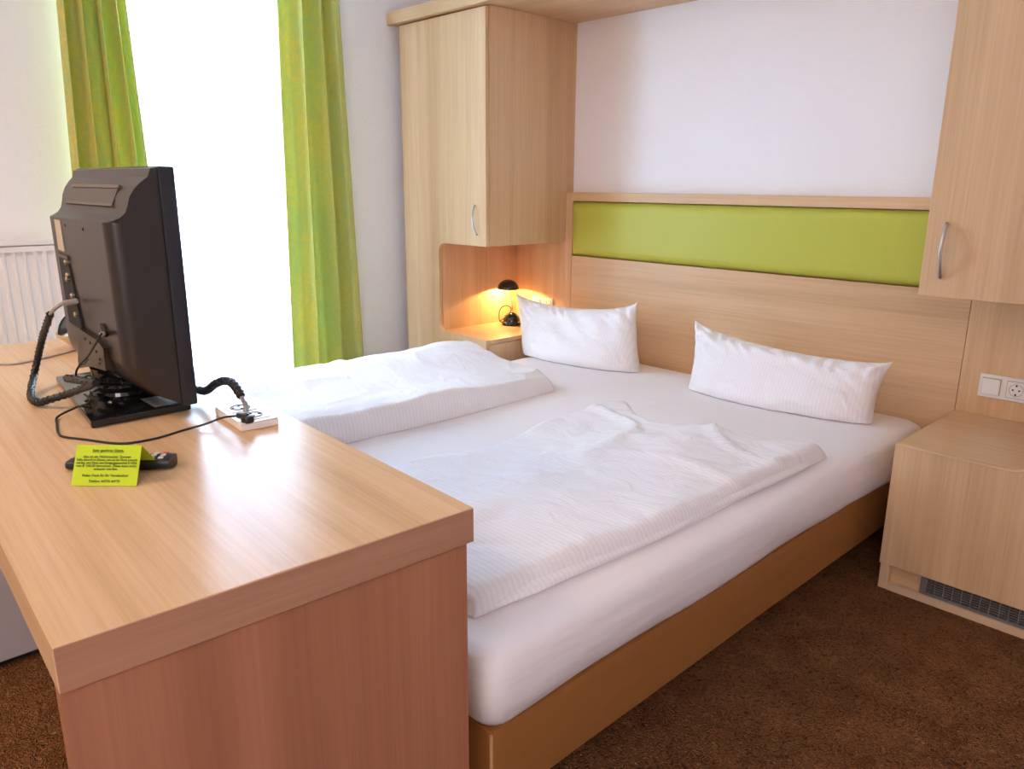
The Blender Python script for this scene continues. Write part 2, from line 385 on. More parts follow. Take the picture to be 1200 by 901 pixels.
# cushion: soft edged strip
bm = bmesh.new(); cx0, cx1 = on_y(668.5, 260, YH).x, -.8215; NU, NV = 60, 14; G = []
def soft(t, e): return min(1, min(t, 1-t)/e)
for j in range(NV+1):
    row = []
    for i in range(NU+1):
        u, v_ = i/NU, j/NV
        eu = soft(u, .012); ev = soft(v_, .14); h = (1-(1-eu)**2)*(1-(1-ev)**2)
        row.append(bm.verts.new((cx0+(cx1-cx0)*u, YH+.014-.020*math.sqrt(max(h, 0)), gz0+(gz1-gz0)*v_)))
    G.append(row)
bk = [[bm.verts.new((v.co.x, YH+.05, v.co.z)) for v in row] for row in (G[0], G[-1])]
for a, c in zip(G, G[1:]):
    for i in range(NU): bm.faces.new((a[i], a[i+1], c[i+1], c[i]))
for i in range(NU):
    bm.faces.new((G[0][i], bk[0][i], bk[0][i+1], G[0][i+1])); bm.faces.new((G[-1][i+1], bk[1][i+1], bk[1][i], G[-1][i])); bm.faces.new((bk[0][i], bk[1][i], bk[1][i+1], bk[0][i+1]))
obj('padded_strip', bm, GREENP, hb, 60)

cp = thing('canopy_shelf', 'oak canopy shelf running above the bed from the tall cupboard', 'shelf', (-1.77, 2.7, ZT+.001))
CX0 = XW+.002
obj('canopy_board', B(CX0, -.02, YF-.012, YW-.001, ZT+.001, ZT+.055, .001), WX, cp)
obj('fascia', B(CX0, -.02, YF-.033, YF-.0125, ZT+.001, ZT+.056, .001), WX, cp)

# right unit
RX0, RXN, RX1, ZSR, ZNR, YFR = -.818, -.455, -.173, .494, .957, 2.447
ru = thing('bedside_cupboard', 'oak cupboard over a bedside table with vent grille and white sockets', 'cupboard', (-.5, 2.7, 0), 0, 'oak bedside cupboards')
obj('carcass', B(RX0+.001, RX1, YFR+.021, YW-.001, ZNR, ZT-.001, .001), WZ, ru)
obj('side_wall', B(RXN, RX1, YFR+.021, YH+.02, .0, ZNR-.0005, .001), WZ, ru)
obj('niche_back', B(RX0, RXN-.0005, YH, YW-.002, .10, ZNR-.001, .001), WZ, ru)
bm = B(RX0+.001, RXN-.0005, YF+.021, YH-.0005, ZSR-.022, ZSR, .0015); obj('bedside_table_top', bm, W_SHELF, ru)
obj('table_body', B(RX0+.001, RXN-.0005, YF+.021, YH-.0005, .09, ZSR-.024, .001), WZ, ru)
poly = [(RX0, ZNR)] + arc(RXN-.045, ZNR-.045, .045, 90, 0) + [(RXN, .75), (RX1, .75), (RX1, ZT-.006), (RX0, ZT-.006)]
dr = obj('door', prism(bmesh.new(), poly, lambda p, t: Vector((p[0], t, p[1])), YFR, YFR+.019, .0012, 1), WZ, ru)
obj('handle', bow(bmesh.new(), on_y(1110, 262.5, YFR), on_y(1102, 324, YFR), (0, -1, 0), .0055), CHROME, dr)
poly = [(RX0, .088), (RX1, .088), (RX1, .749), (RXN, .749), (RXN, ZSR+.045)] + arc(RXN-.045, ZSR+.045, .045, 0, -90)[1:] + [(RX0, ZSR)]
lf = obj('lower_front', prism(bmesh.new(), poly, lambda p, t: Vector((p[0], t, p[1])), YF, YF+.019, .0012, 1), WZ, ru)
bm = tube(bmesh.new(), [(RX0, YF-.0004, ZSR-.003), (RXN-.047, YF-.0004, ZSR-.003)]+[(p[0], YF-.0004, p[1]) for p in arc(RXN-.045, ZSR+.045, .0475, -88, 0, 10)], .0022, 6, 0)
obj('edge_band', bm, W_EDGE, lf)
bm = bmesh.new(); box(bm, RX0+.003, RX0+.031, YF+.006, YF+.16, 0, .086, .001)
obj('plinth_post', bm, WZ, ru)
obj('plinth', B(RX0+.032, RX1, YF+.026, YF+.045, 0, .086, .001), WX, ru)
obj('plinth_rail', B(RX0+.032, RX1, YF+.004, YF+.0255, 0, .024, .001), W_EDGE, ru)
vx0, vx1 = -.692, -.20
bm = bmesh.new(); vy = YF+.012
box(bm, vx0, vx0+.018, vy, vy+.013, .0245, .0855, .001); box(bm, vx1-.018, vx1, vy, vy+.013, .0245, .0855)
box(bm, vx0+.018, vx1-.018, vy, vy+.013, .0245, .034); box(bm, vx0+.018, vx1-.018, vy, vy+.013, .081, .0855)
xx = vx0+.018+.0235
while xx < vx1-.03: box(bm, xx-.0016, xx+.0016, vy+.001, vy+.012, .034, .081); xx += .0253
zz = .0415
while zz < .080: box(bm, vx0+.018, vx1-.018, vy+.003, vy+.012, zz-.0013, zz+.0013); zz += .0078
gr = obj('vent_grille', bm, VENT, ru)
obj('duct', B(vx0+.01, vx1-.01, vy+.0132, vy+.0138, .026, .085), DARK, gr)

# wall sockets
def schuko(bm_ring, bm_dark, c, nrm, up, r=.0195, deep=.012):
    """a round recessed socket: ring, cup, two pin holes and two earth clips"""
    nrm = Vector(nrm); up = Vector(up); side = up.cross(nrm); c = Vector(c)
    lathe(bm_ring, [(r+.003, -.001), (r+.003, .0015), (r+.0005, .0018), (r, .0005), (r-.001, -deep*.15), (.001, -deep*.15)], c, 26, nrm)
    for s in (-1, 1): lathe(bm_dark, [(.0030, -.002), (.0030, .0012)], c+side*(s*.0095), 12, nrm)
    for s in (-1, 1): lathe(bm_dark, [(.0032, -.002), (.0032, .0014)], c+up*(s*.0155), 10, nrm)
CUPM = mat('socket_cup_shaded', (.62, .58, .54), .4)  # plastic darkened to paint in the shade inside the recessed cup
def wall_socket(name, x0, x1, z0, z1, y, gangs, label, cat='socket', group=None):
    t = thing(name, label, cat, ((x0+x1)/2, y, z0), 0, group)
    fr = obj('cover_frame', B(x0, x1, y-.010, y-.0005, z0, z1, .0025), WHITEP, t)
    w = (x1-x0)/len(gangs)
    for i, g in enumerate(gangs):
        cx, cz = x0+w*(i+.5), (z0+z1)/2; h = .0275
        obj('shadow_gap', B(cx-h-.0015, cx+h+.0015, y-.0112, y-.0100, cz-h-.0015, cz+h+.0015), SHADEP, fr)
        if g == 'switch':
            t2 = bmesh.new(); box(t2, -h, h, -.006, .0, -h, h, .0015)
            bm = merge(bmesh.new(), t2, Matrix.Translation((cx, y-.0108, cz)) @ Matrix.Rotation(math.radians(3), 4, 'X'))
            obj('rocker_switch', bm, WHITEP2, t)
        else:
            bm = B(cx-h, cx+h, y-.0135, y-.0105, cz-h, cz+h, .001); dk = bmesh.new()
            ring = bmesh.new(); schuko(ring, dk, (cx, y-.0132, cz), (0, -1, 0), (0, 0, 1))
            s = obj('socket_insert', bm, WHITEP2, t)
            obj('socket_cup', ring, CUPM, s); obj('contact_holes', dk, DARK, s)
    return t
sz0, sz1 = .562, .643
wall_socket('wall_socket', -.754, -.754+.152, sz0, sz1, YH, ['switch', 'socket'], 'white switch and socket plate above the bedside table with vent grille', 'socket', 'white wall plates')
slx1 = on_y(648.5, 352, YH).x
wall_socket('wall_socket', slx1-.152, slx1, .597, .678, YH, ['switch', 'socket'], 'white socket plate half hidden behind the pillow by the lamp', 'socket', 'white wall plates')

# ------------------------------------------------------------------ bed
BX0, BX1, BY0, BY1 = -2.650, -.902, .812, 2.955
def rrect(x0, x1, y0, y1, r, n=6, step=.08):
    """rounded rectangle, counter-clockwise, with points along its straight sides"""
    P = []
    def seg(a, b):
        k = max(1, int((Vector(b)-Vector(a)).length/step))
        for i in range(1, k): P.append(tuple(Vector(a).lerp(Vector(b), i/k)))
    cs = [((x1-r, y0+r), -90), ((x1-r, y1-r), 0), ((x0+r, y1-r), 90), ((x0+r, y0+r), 180)]
    arcs = [arc(c[0], c[1], r, a, a+90, n) for c, a in cs]
    for i, a in enumerate(arcs):
        P += a; seg(a[-1], arcs[(i+1) % 4][0])
    return P
def inset(P, d, cx, cy, hx, hy):
    return [(cx+(p[0]-cx)*(1-d/hx), cy+(p[1]-cy)*(1-d/hy)) for p in P]
bed = thing('bed_base', 'tan upholstered double bed base under the white mattress', 'bed', ((BX0+BX1)/2, (BY0+BY1)/2, 0))
P0 = rrect(BX0, BX1, BY0, BY1, .012, 3); bcx, bcy, bhx, bhy = (BX0+BX1)/2, (BY0+BY1)/2, (BX1-BX0)/2, (BY1-BY0)/2
rings = []
for d, z in ((.012, .104), (.001, .110), (0, .125), (-.001, .19), (0, .262), (.004, .279), (.02, .284)):
    rings.append([(p[0]+.003*noise.noise(Vector((p[0]*3, p[1]*3, z*9))), p[1]+.003*noise.noise(Vector((p[0]*3, p[1]*3, z*9+5))), z) for p in inset(P0, d, bcx, bcy, bhx, bhy)])
bb = obj('upholstered_frame', ringloft(bmesh.new(), rings), BASEF, bed)
for sx, sy in ((BX0, BY0), (BX1, BY0)):
    s = 1 if sx == BX1 else -1
    obj('corner_piping', tube(bmesh.new(), [(sx-s*.003, sy+.003, z) for z in (.108, .16, .22, .278)], .003, 8, 4), PIPING, bb)
for sx in (BX0+.16, BX1-.16):
    for sy in (BY0+.2, BY1-.2):
        obj('leg', lathe(bmesh.new(), [(.022, 0), (.024, .003), (.028, .1045)], (sx, sy, 0), 16), BLACK, bed)

ZM = .447
P1 = rrect(BX0-.008, BX1+.010, BY0-.012, BY1-.012, .045, 5, .05)
rings = []
def wob(p, s, f=2.2): return noise.noise(Vector((p[0]*f+s, p[1]*f, s)))
for d, z in ((.06, .2855), (.022, .286), (.010, .290), (.002, .303), (-.006, .335), (-.008, .375), (-.003, .408), (.003, .423), (.013, .434), (.030, .441), (.06, ZM-.001), (.15, ZM), (.5, ZM)):
    ring = []
    for p in inset(P1, d, bcx, bcy, bhx, bhy):
        low = max(0, 1-(z-.286)/.09)
        zz = z+(low*.010*(wob(p, 3)+.3*wob(p, 9, 7)) if z > .2862 else 0); zz = max(zz, .2855)
        o = .006*wob(p, 1+z*8, 3)*(1 if d < .03 else 0)
        if d < .03 and p[1] > 2.1: o += .014*min(1, (p[1]-2.1)/.5)*noise.noise(Vector((p[0]*4, p[1]*9+z*22, z*16)))
        ring.append((p[0]+o, p[1]+o, zz))
    rings.append(ring)
solo('mattress', ringloft(bmesh.new(), rings), SHEET, 'thick mattress in a white fitted sheet on the tan bed base', 'mattress', (bcx, bcy, .2855), angle=70)

def spline(pts, t):
    """piecewise smooth interpolation of 2-D points over t in 0..1"""
    n = len(pts)-1; x = min(max(t, 0), .99999)*n; i = int(x); f = x-i
    P = [pts[max(i-1, 0)], pts[i], pts[i+1], pts[min(i+2, n)]]; P = [Vector(p) for p in P]
    a, b, c, d = P
    return .5*((2*b)+(c-a)*f+(2*a-5*b+4*c-d)*f*f+(3*b-a-3*c+d)*f**3)
def duvet(name, LEFT, RIGHT, head, hfun, wrinkle, label, loc, groove=0., NU=110, NV=70, zb=ZM):
    """folded quilt lying flat: outline from its two long edges, height from hfun, rolled rims"""
    bm = bmesh.new(); G = []
    def sp(k, n): t = k/n; return .5-.5*math.cos(PI*t)
    for j in range(NV+1):
        v = sp(j, NV); row = []
        for i in range(NU+1):
            u = sp(i, NU); a, b = spline(LEFT, u), spline(RIGHT, u); p = a.lerp(b, v)
            p.y += spline(head, v).x*max(0, (u-.35)/.65)**2
            eu = min(u, 1-u)*2.0; ev = 1-abs(2*v-1)
            ru_, rv = min(1, eu/.09), min(1, ev/.10)
            e = math.sqrt(max(0, 1-(1-ru_)**2.4))*math.sqrt(max(0, 1-(1-rv)**2.4))
            h = hfun(u, v)
            q = Vector((p.x*5, p.y*5, 1.3))
            w = wrinkle*(noise.noise(q*1.0)+.6*abs(noise.noise(q*2.1+Vector((4, 1, 0))))-.15)
            cr = noise.noise(Vector((p.x*2.6+p.y*1.3, p.y*2.9-p.x*.9, wrinkle*90)))
            w += wrinkle*.75*max(0, 1-abs(cr)*6)**1.5*(.5+.9*u)
            z = zb+.0015+(h+w*min(1, e*1.3))*e
            out = 0
            row.append(bm.verts.new((p.x, p.y, max(z, zb+.0015))))
        G.append(row)
    for a, c in zip(G, G[1:]):
        for i in range(NU): bm.faces.new((a[i], a[i+1], c[i+1], c[i]))
    loop = [G[0][i] for i in range(NU+1)]+[G[j][NU] for j in range(1, NV+1)]+[G[NV][i] for i in range(NU-1, -1, -1)]+[G[j][0] for j in range(NV-1, 0, -1)]
    bm.faces.new(loop)
    return solo(name, bm, DUVET, label, 'duvet', loc, 'white folded duvets on the bed', angle=75)
def sstep(a, b, x): t = min(1, max(0, (x-a)/(b-a))); return t*t*(3-2*t)
def h1(u, v): return .095+.045*math.exp(-((v-.22)/.3)**2)+.006*math.exp(-((v-.86)/.10)**2)-.035*sstep(.6, 1, u)*sstep(.3, 1, v)+.012*math.exp(-((u-.88)/.12)**2)*(1-v)
duvet('duvet', [(-2.70, .86), (-2.70, 1.3), (-2.69, 1.75), (-2.66, 2.12)], [(-2.10, .86), (-2.088, 1.26), (-2.07, 1.7), (-2.085, 2.15)],
      [(.10, 0), (.08, 0), (.06, 0), (.12, 0), (.08, 0)], h1, .010, 'thick white folded duvet on the window side of the bed', (-2.4, 1.5, ZM))
def h2(u, v): return .018+.034*sstep(.15, .75, v)+.010*math.exp(-((v-.5)/.2)**2)
LOW = .024
EDGE = [(-1.0, .868), (-.978, 1.19), (-.966, 1.5), (-.962, 1.74), (-.942, 2.17)]
dv2 = duvet('duvet', [(-1.80, .86), (-1.79, 1.35), (-1.74, 1.55), (-1.80, 1.9), (-1.80, 2.22)], [(x-.010+.006*math.sin(y*5), y+.004) for x, y in EDGE],
      [(.10, 0), (-.02, 0), (-.07, 0), (-.02, 0), (.03, 0), (.10, 0)], lambda u, v: h2(u, v)-.004, .016, 'flat creased white folded duvet on the carpet side of the bed', (-1.4, 1.5, ZM), zb=ZM)
bm = bmesh.new(); rings = []; seg = 14
for k in range(61):
    t = k/60; c = spline(EDGE, t); f = min(1, 6*t+.2, 14*(1-t)+.3); y = c.y+.012*math.sin(t*9)*.2
    rx, rz = .030*f, .0125*f*(1+.12*math.sin(t*11))
    x = c.x-.030+.003*math.sin(t*17)
    rings.append([(x+rx*math.cos(2*PI*j/seg), y+(.02 if k == 60 else 0), ZM+.0015+rz+rz*math.sin(2*PI*j/seg)) for j in range(seg)])
obj('under_fold', ringloft(bm, rings), DUVET, dv2, angle=80)
def pillow(bl, br, tl, tr, thick, label, seed, loc):
    bm = bmesh.new(); bl, br, tl, tr = map(Vector, (bl, br, tl, tr)); NU, NV = 120, 50
    nrm = (br-bl).cross(tl-bl).normalized()      # towards the room
    def pt(u, v, s):
        # dog-eared upper outline: edges pulled in between the corners; the lower edge lies on the sheet
        uu = u+(.5-u)*.05*4*v*(1-v)*(2*abs(u-.5))**2
        vv = v-(.17*math.sqrt(max(0, 4*u*(1-u)))**1.2*(2*(v-.5))**2 if v > .5 else 0)
        p = bl.lerp(br, uu).lerp(tl.lerp(tr, uu), vv)
        e = (max(0, 1-(2*abs(u-.5))**3.6))**.5*(max(0, 1-(2*abs(v-.5))**(2.4 if v > .5 else 4)))**.55
        belly = 1+.5*(.5-v)
        q = Vector((u*7+seed, v*4, seed))
        cr = math.hypot(min(u, 1-u)*2.2, (1-v)*1.2)
        w = .009*noise.noise(q*1.3)+.022*max(0, .75-cr)*noise.noise(Vector((u*17+v*9+seed, v*5, seed*2)))+.030*max(0, v-.6)*math.sin(u*74+5*noise.noise(q))*(.6+.8*noise.noise(q*.7))
        p = p+nrm*s*(thick*e*belly+w*min(1, e*3))+Vector((nrm.x, nrm.y, 0))*(.055*4*u*(1-u)*max(0, 1-1.6*v)**2)
        p.z = max(p.z, ZM+.002+.0008*(1-e)); return p
    F = [[bm.verts.new(pt(i/NU, j/NV, 1)) for i in range(NU+1)] for j in range(NV+1)]
    K = [[F[j][i] if i in (0, NU) or j in (0, NV) else bm.verts.new(pt(i/NU, j/NV, -1)) for i in range(NU+1)] for j in range(NV+1)]
    for j in range(NV):
        for i in range(NU):
            bm.faces.new((F[j][i], F[j][i+1], F[j+1][i+1], F[j+1][i]))
            try: bm.faces.new((K[j][i], K[j+1][i], K[j+1][i+1], K[j][i+1]))
            except ValueError: pass
    return solo('pillow', bm, PILLOWC, label, 'pillow', loc, 'white pillows against the headboard', angle=80)
pillow((-2.685, 2.65, ZM-.02), (-2.04, 2.75, ZM-.02), tuple(on_y(604.5, 342, 2.72)), tuple(on_y(747, 353, 2.79)), .092, 'white pillow standing in front of the lit bedside lamp niche', 2., (-2.4, 2.7, ZM))
pillow((-1.74, 2.68, ZM-.02), (-1.005, 2.74, ZM-.02), tuple(on_y(814, 373, 2.78)), tuple(on_y(1047, 423, 2.78)), .092, 'white pillow nearest the bedside table with vent grille', 5., (-1.35, 2.7, ZM))

# ------------------------------------------------------------------ bedside lamp
lc = Vector((-2.975, 2.835, ZS))
lp = thing('bedside_lamp', 'small black domed lamp glowing in the oak niche', 'lamp', lc)
lathebm = lathe(bmesh.new(), [(.052, .001), (.055, .006), (.054, .016), (.046, .020), (.044, .034), (.036, .05), (.022, .062), (.004, .068)], lc, 32)
obj('base', lathebm, GLOSS, lp)
hd = Vector((-3.008, 2.838, .722))
obj('stem', tube(bmesh.new(), [lc+Vector((.0, 0, .062)), lc+Vector((.004, 0, .10)), lc+Vector((-.012, 0, .16)), hd+Vector((.005, 0, .038))], .004, 10), BRASS, lp)
R1, R0 = .058, .0555
pr = [(R1*math.cos(a), R1*.88*math.sin(a)) for a in [math.radians(k*9) for k in range(11)]]
inn = [(R0*math.cos(a), R0*.86*math.sin(a)) for a in [math.radians(k*9) for k in range(10, -1, -1)]]
bm = bmesh.new(); seg = 32; rings = [[bm.verts.new((hd.x+max(r, 1e-4)*math.cos(2*PI*k/seg), hd.y+max(r, 1e-4)*math.sin(2*PI*k/seg), hd.z+z)) for k in range(seg)] for r, z in pr+inn]
for a, c in zip(rings, rings[1:]+rings[:1]):
    for k in range(seg): bm.faces.new((a[k], a[(k+1) % seg], c[(k+1) % seg], c[k]))
obj('lamp_shade', bm, GLOSS, lp)
obj('bulb', lathe(bmesh.new(), [(.006, .046), (.010, .040), (.012, .032), (.009, .025), (.002, .021)], hd, 16), BULB, lp)
cord = [lc+Vector(p) for p in ((-.04, -.035, .006), (-.052, -.045, .03), (-.050, -.04, .08), (-.015, -.03, .105), (.015, -.02, .09), (.0, -.03, .05), (-.045, -.04, .02), (-.05, -.02, .006), (-.045, .04, .005), (.01, .10, .006))]
obj('cord', tube(bmesh.new(), cord, .0026, 8), RUB, lp)
L = bpy.data.lights.new('bedside_lamp_light', 'POINT'); L.energy = 4.5; L.color = (1, .60, .20); L.shadow_soft_size = .006
lo = bpy.data.objects.new('bedside_lamp_light', L); C.objects.link(lo); lo.location = hd+Vector((0, 0, .013))

# ------------------------------------------------------------------ desk
ZD = .775
dc = Vector((-.855, .734, 0)); ang = math.atan2(-.034, .75)           # back right corner, direction of its long edge
desk = thing('desk', 'long oak desk carrying the television at the foot of the bed', 'desk', dc, ang)
DL, DD = 1.93, .587
obj('tabletop', B(-DL, -.0012, -DD, 0, ZD-.058, ZD, .0015), W_TOP, desk, local=True)
obj('front_edge', B(-.0010, .0008, -DD+.001, -.001, ZD-.0575, ZD-.0008, .0005, seg=1), W_ENDY_BOUNCE, desk, local=True)
obj('end_panel', B(-.034, -.006, -DD+.001, -.010, 0, ZD-.0585, .001), W_END_BOUNCE, desk, local=True)
obj('end_panel', B(-DL+.006, -DL+.034, -DD+.001, -.010, 0, ZD-.0585, .001), WZ, desk, local=True)
obj('back_panel', B(-DL+.035, -.035, -.16, -.142, .25, ZD-.0585, .001), WX, desk, local=True)

cb = thing('small_cabinet', 'plain white cabinet on the carpet under the desk', 'cabinet', (-2.47, .43, 0))
obj('body', B(-2.68, -2.252, .21, .63, .018, .62, .006), FRIDGE, cb)
obj('door', B(-2.68, -2.252, .185, .207, .022, .62, .005), FRIDGE, cb)
obj('foot_rail', B(-2.66, -2.27, .23, .60, 0, .0175), BLACK, cb)

# ------------------------------------------------------------------ television (back towards the room's near side)
tv = thing('television', 'flat television seen from behind on the oak desk', 'television', (-1.92, .53, ZD))
XT = -1.65
def P(px, py): q = on_x(px, py, XT); return (q.y, q.z)
yb = P(183, 196)[0]                          # plane where casing meets the bezel
ztop = P(183, 196)[1]; zbt = P(207, 474)[1]
top = [P(*q) for q in ((176, 197), (173, 207), (165, 213), (157, 221), (151.5, 231), (149.5, 241), (147, 249), (141, 255), (132, 259), (124, 261.5))]
yr = top[-1][0]
bot = [(yr+.004, .908), (yr+.010, .885), (yr+.030, .853), (yr+.055, .832)]
prof = [(yb, ztop), ] + top + bot + [(yb, zbt)]
def xl(y): return -2.195+(yb-y)*1.30
# cross-sections along x: rounded rear corner at the visible end, taper at the other
bm = bmesh.new(); rings = []
zs1 = top[-1][1]
def sect(x, dy):
    out = []
    for (y, z) in prof:
        k = max(0., min(1., (yb-y)/(yb-yr)))
        # only the flat rear below the shoulder is rounded off
        yy_ = y
        if z < zs1+.002 and y < yb-.01: yy_ = y+dy*k
        xx_ = x if x > -1.9 else max(x, xl(yy_))
        out.append((xx_, min(yy_, yb), z))
    return out
rad_ = .030
rings.append(sect(XT, rad_))
for k in range(1, 7):
    a = k/6*PI/2; rings.append(sect(XT-rad_*(1-math.cos(a)) if k < 6 else XT-rad_, rad_*(1-math.sin(a))))
for x in (-1.75, -1.85): rings.append(sect(x, 0))
rings.append(sect(-2.30, 0))
case = obj('rear_casing', ringloft(bm, rings), TVM, tv, 30)
# bezel and screen
bm = B(-2.205, XT+.006, yb+.0002, yb+.034, zbt-.006, ztop+.003, .005); obj('bezel', bm, BEZEL, tv)
obj('screen', B(-2.175, XT-.022, yb+.0342, yb+.0352, zbt+.05, ztop-.03), GLOSS, tv)
# vent strip on the shoulder
sh = [P(156, 223), P(150.5, 238)]
bm = bmesh.new()
va, vb = on_y(80, 224, sh[0][0]-.002), on_y(134, 223, sh[0][0]-.002)
ny = Vector((0, sh[1][0]-sh[0][0], sh[1][1]-sh[0][1])).normalized()
t = bmesh.new(); hh = .023
x0_, x1_ = -2.06, -1.735
mid = Vector((0, (sh[0][0]+sh[1][0])/2, (sh[0][1]+sh[1][1])/2)); nn = Vector((0, ny.z, -ny.y)); nn = nn if nn.y < 0 else -nn
def vp(x, s, d): return Vector((x, mid.y, mid.z))+ny*s+nn*d
def slab(bm, x0, x1, s0, s1, d0, d1):
    c = [bm.verts.new(vp(x, s, d)) for d in (d0, d1) for s in (s0, s1) for x in (x0, x1)]
    for f in ((0, 1, 3, 2), (4, 6, 7, 5), (0, 4, 5, 1), (2, 3, 7, 6), (0, 2, 6, 4), (1, 5, 7, 3)): bm.faces.new([c[i] for i in f])
slab(bm, x0_, x1_, -hh+.008, hh-.004, -.006, .003)
ve = obj('vent_panel', bm, TVGREY, tv)
bm = bmesh.new(); slab(bm, x0_-.004, x1_+.004, -hh, -hh+.007, -.006, .0045); RIMM = mat('taupe_light', (.13, .105, .085), .4); obj('vent_rim', bm, RIMM, tv)
bm = bmesh.new(); slab(bm, x0_-.004, x1_+.004, hh-.004, hh+.001, -.006, .0045); obj('vent_rim', bm, RIMM, tv)
# connector bay at the far end of the rear face
def R(px, py, d=0): return on_y(px, py, yr-d)
q = [R(69.5, 300), R(80, 304), R(97, 386), R(82, 377)]
def quad_slab(bm, Q, d0, d1):
    A = [bm.verts.new(p+Vector((0, -d0, 0))) for p in Q]; D = [bm.verts.new(p+Vector((0, -d1, 0))) for p in Q]; n = len(Q)
    bm.faces.new(A); bm.faces.new(D[::-1])
    for k in range(n): bm.faces.new((A[k], A[(k+1) % n], D[(k+1) % n], D[k]))
bay = obj('connector_bay', (lambda m_: (quad_slab(m_, q, -.004, .0015), m_)[1])(bmesh.new()), DARK, tv)
bm = bmesh.new(); quad_slab(bm, [R(68.5, 296), R(80, 300), R(81, 304), R(69, 300)], -.004, .003); obj('bay_rim', bm, TVGREY, bay)
bm = bmesh.new(); quad_slab(bm, [R(82, 377), R(97, 386), R(98, 389), R(82, 380)], -.004, .003)
obj('bay_rim', bm, TVGREY, bay)
for (px, py) in ((79.5, 307), (81.5, 322), (81, 327), (87, 346), (88, 353), (91, 368)):
    obj('connector', lathe(bmesh.new(), [(.006, -.002), (.006, .006), (.0035, .008), (.003, .004)], R(px, py, .001), 14, (0, -1, 0)), BRASS, bay)
obj('lit_facet_strip', (lambda m_: (quad_slab(m_, [R(64, 257), R(70.5, 258), R(76, 295), R(69, 292)], -.002, .0012), m_)[1])(bmesh.new()), mat('painted_facet_light', (.52, .45, .37), .6), tv)  # pale slab paints the light caught by the casing's edge facet
for (px, py) in ((76, 264), (97, 268.5)):
    obj('screw', lathe(bmesh.new(), [(.0035, -.001), (.0035, .0012), (.001, .0008)], R(px, py, 0), 10, (0, -1, 0)), BLACK, tv)
# stand cover plate, power inlet, neck, foot
pl = [R(97, 385), R(118, 399), R(125, 408), R(128, 434), R(110, 429), R(96, 431), R(95, 420)]
cov = obj('stand_cover', (lambda m_: (quad_slab(m_, pl, -.01, .007), m_)[1])(bmesh.new()), TVM, tv)
for (px, py) in ((100, 397), (106, 402), (113, 412), (117, 421), (117, 426)):
    obj('screw', lathe(bmesh.new(), [(.003, -.001), (.003, .0015), (.001, .001)], R(px, py, .007), 10, (0, -1, 0)), DARK, cov)
obj('power_inlet', (lambda m_: (quad_slab(m_, [R(117, 379), R(121, 380), R(124, 387), R(124, 395), R(118, 394), R(120, 388)], -.004, .0012), m_)[1])(bmesh.new()), DARK, tv)
nc = Vector((-1.915, .552, ZD))
obj('neck', lathe(bmesh.new(), [(.074, .018), (.072, .026), (.060, .034), (.058, .052), (.066, .058), (.067, .078), (.060, .084), (.056, .10), (.052, .106), (.046, .15)], nc, 30), GLOSS, tv)
fx0, fx1 = -2.162, -1.693
def foot_y(px, py): return on_z(px, py, ZD).y
bm = bmesh.new(); poly = [(fx0, .466), (fx1, .416), (fx1, .622), (fx0, .622)]
prism(bm, poly, lambda p, t: Vector((p[0], p[1], t)), ZD+.001, ZD+.017, .003)
obj('foot_plate', bm, GLOSS, tv)
obj('foot_sticker', B(-1.80, -1.71, .55, .60, ZD+.0172, ZD+.0176), mat('silver_sticker', (.6, .6, .6), .25, metal=.6), tv)

# ------------------------------------------------------------------ cables
def wrapped(bm, pts, r): 
    tube(bm, pts, r, 12, 8)
    path = catmull(pts, 40); L_ = 0; hel = []
    up = None
    for i, p in enumerate(path):
        d = (path[min(i+1, len(path)-1)]-path[max(i-1, 0)]).normalized()
        if up is None: up = d.orthogonal().normalized()
        up = (up-d*up.dot(d)).normalized(); w = d.cross(up)
        if i: L_ += (p-path[i-1]).length
        a = 2*PI*L_/.014; hel.append(p+(up*math.cos(a)+w*math.sin(a))*(r*.97))
    tube(bm, hel, r*.28, 6, 0); return bm
c_in = R(88, 353, .010)
s0 = on_y(59, 368, yr-.045)
spine = [s0, on_y(50, 395, .435), on_y(42, 430, .422), on_z(36, 461, ZD+.012), on_z(43, 471, ZD+.011), on_z(58, 468, ZD+.022), on_y(84, 460, .430), on_y(112, 449, .440)]
hose = thing('cable_sleeve', 'black spiral sleeve looping from the television connector round its neck', 'cable', (spine[3].x, spine[3].y, ZD))
behind = [Vector((-1.90, .432, .842)), Vector((-1.855, .47, .836)), Vector((-1.84, .56, .82)), None]
tail = [on_y(222, 455, .655), on_y(240, 458, .662), on_y(252, 450, .665), on_y(262, 446, .668), on_y(272, 449, .666), on_y(283, 464, .664)]
obj('sleeve', wrapped(bmesh.new(), spine, .0078), RUB, hose)
obj('sleeve_end', wrapped(bmesh.new(), spine[-1:]+behind[:-1]+tail, .0078), RUB, hose)
obj('antenna_lead', tube(bmesh.new(), [c_in+Vector((0, .006, 0)), c_in+Vector((-.0, -.018, .0)), on_y(72, 356, yr-.035), on_y(63, 363, yr-.045), s0], .0042, 10), GREYC, hose)
obj('antenna_plug', lathe(bmesh.new(), [(.0065, 0), (.0065, .02), (.005, .026), (.004, .03)], c_in+Vector((0, .004, 0)), 14, (-.1, -1, -.1)), GREYC, hose)
sp_ = on_z(288, 479, ZD+.024)
obj('socket_plug', tube(bmesh.new(), [tail[-1], on_y(285, 470, .668), sp_+Vector((0, 0, .012)), sp_+Vector((0, 0, -.006))], lambda t: .0042+.0045*max(0, t-.5), 12), GREYC, hose)

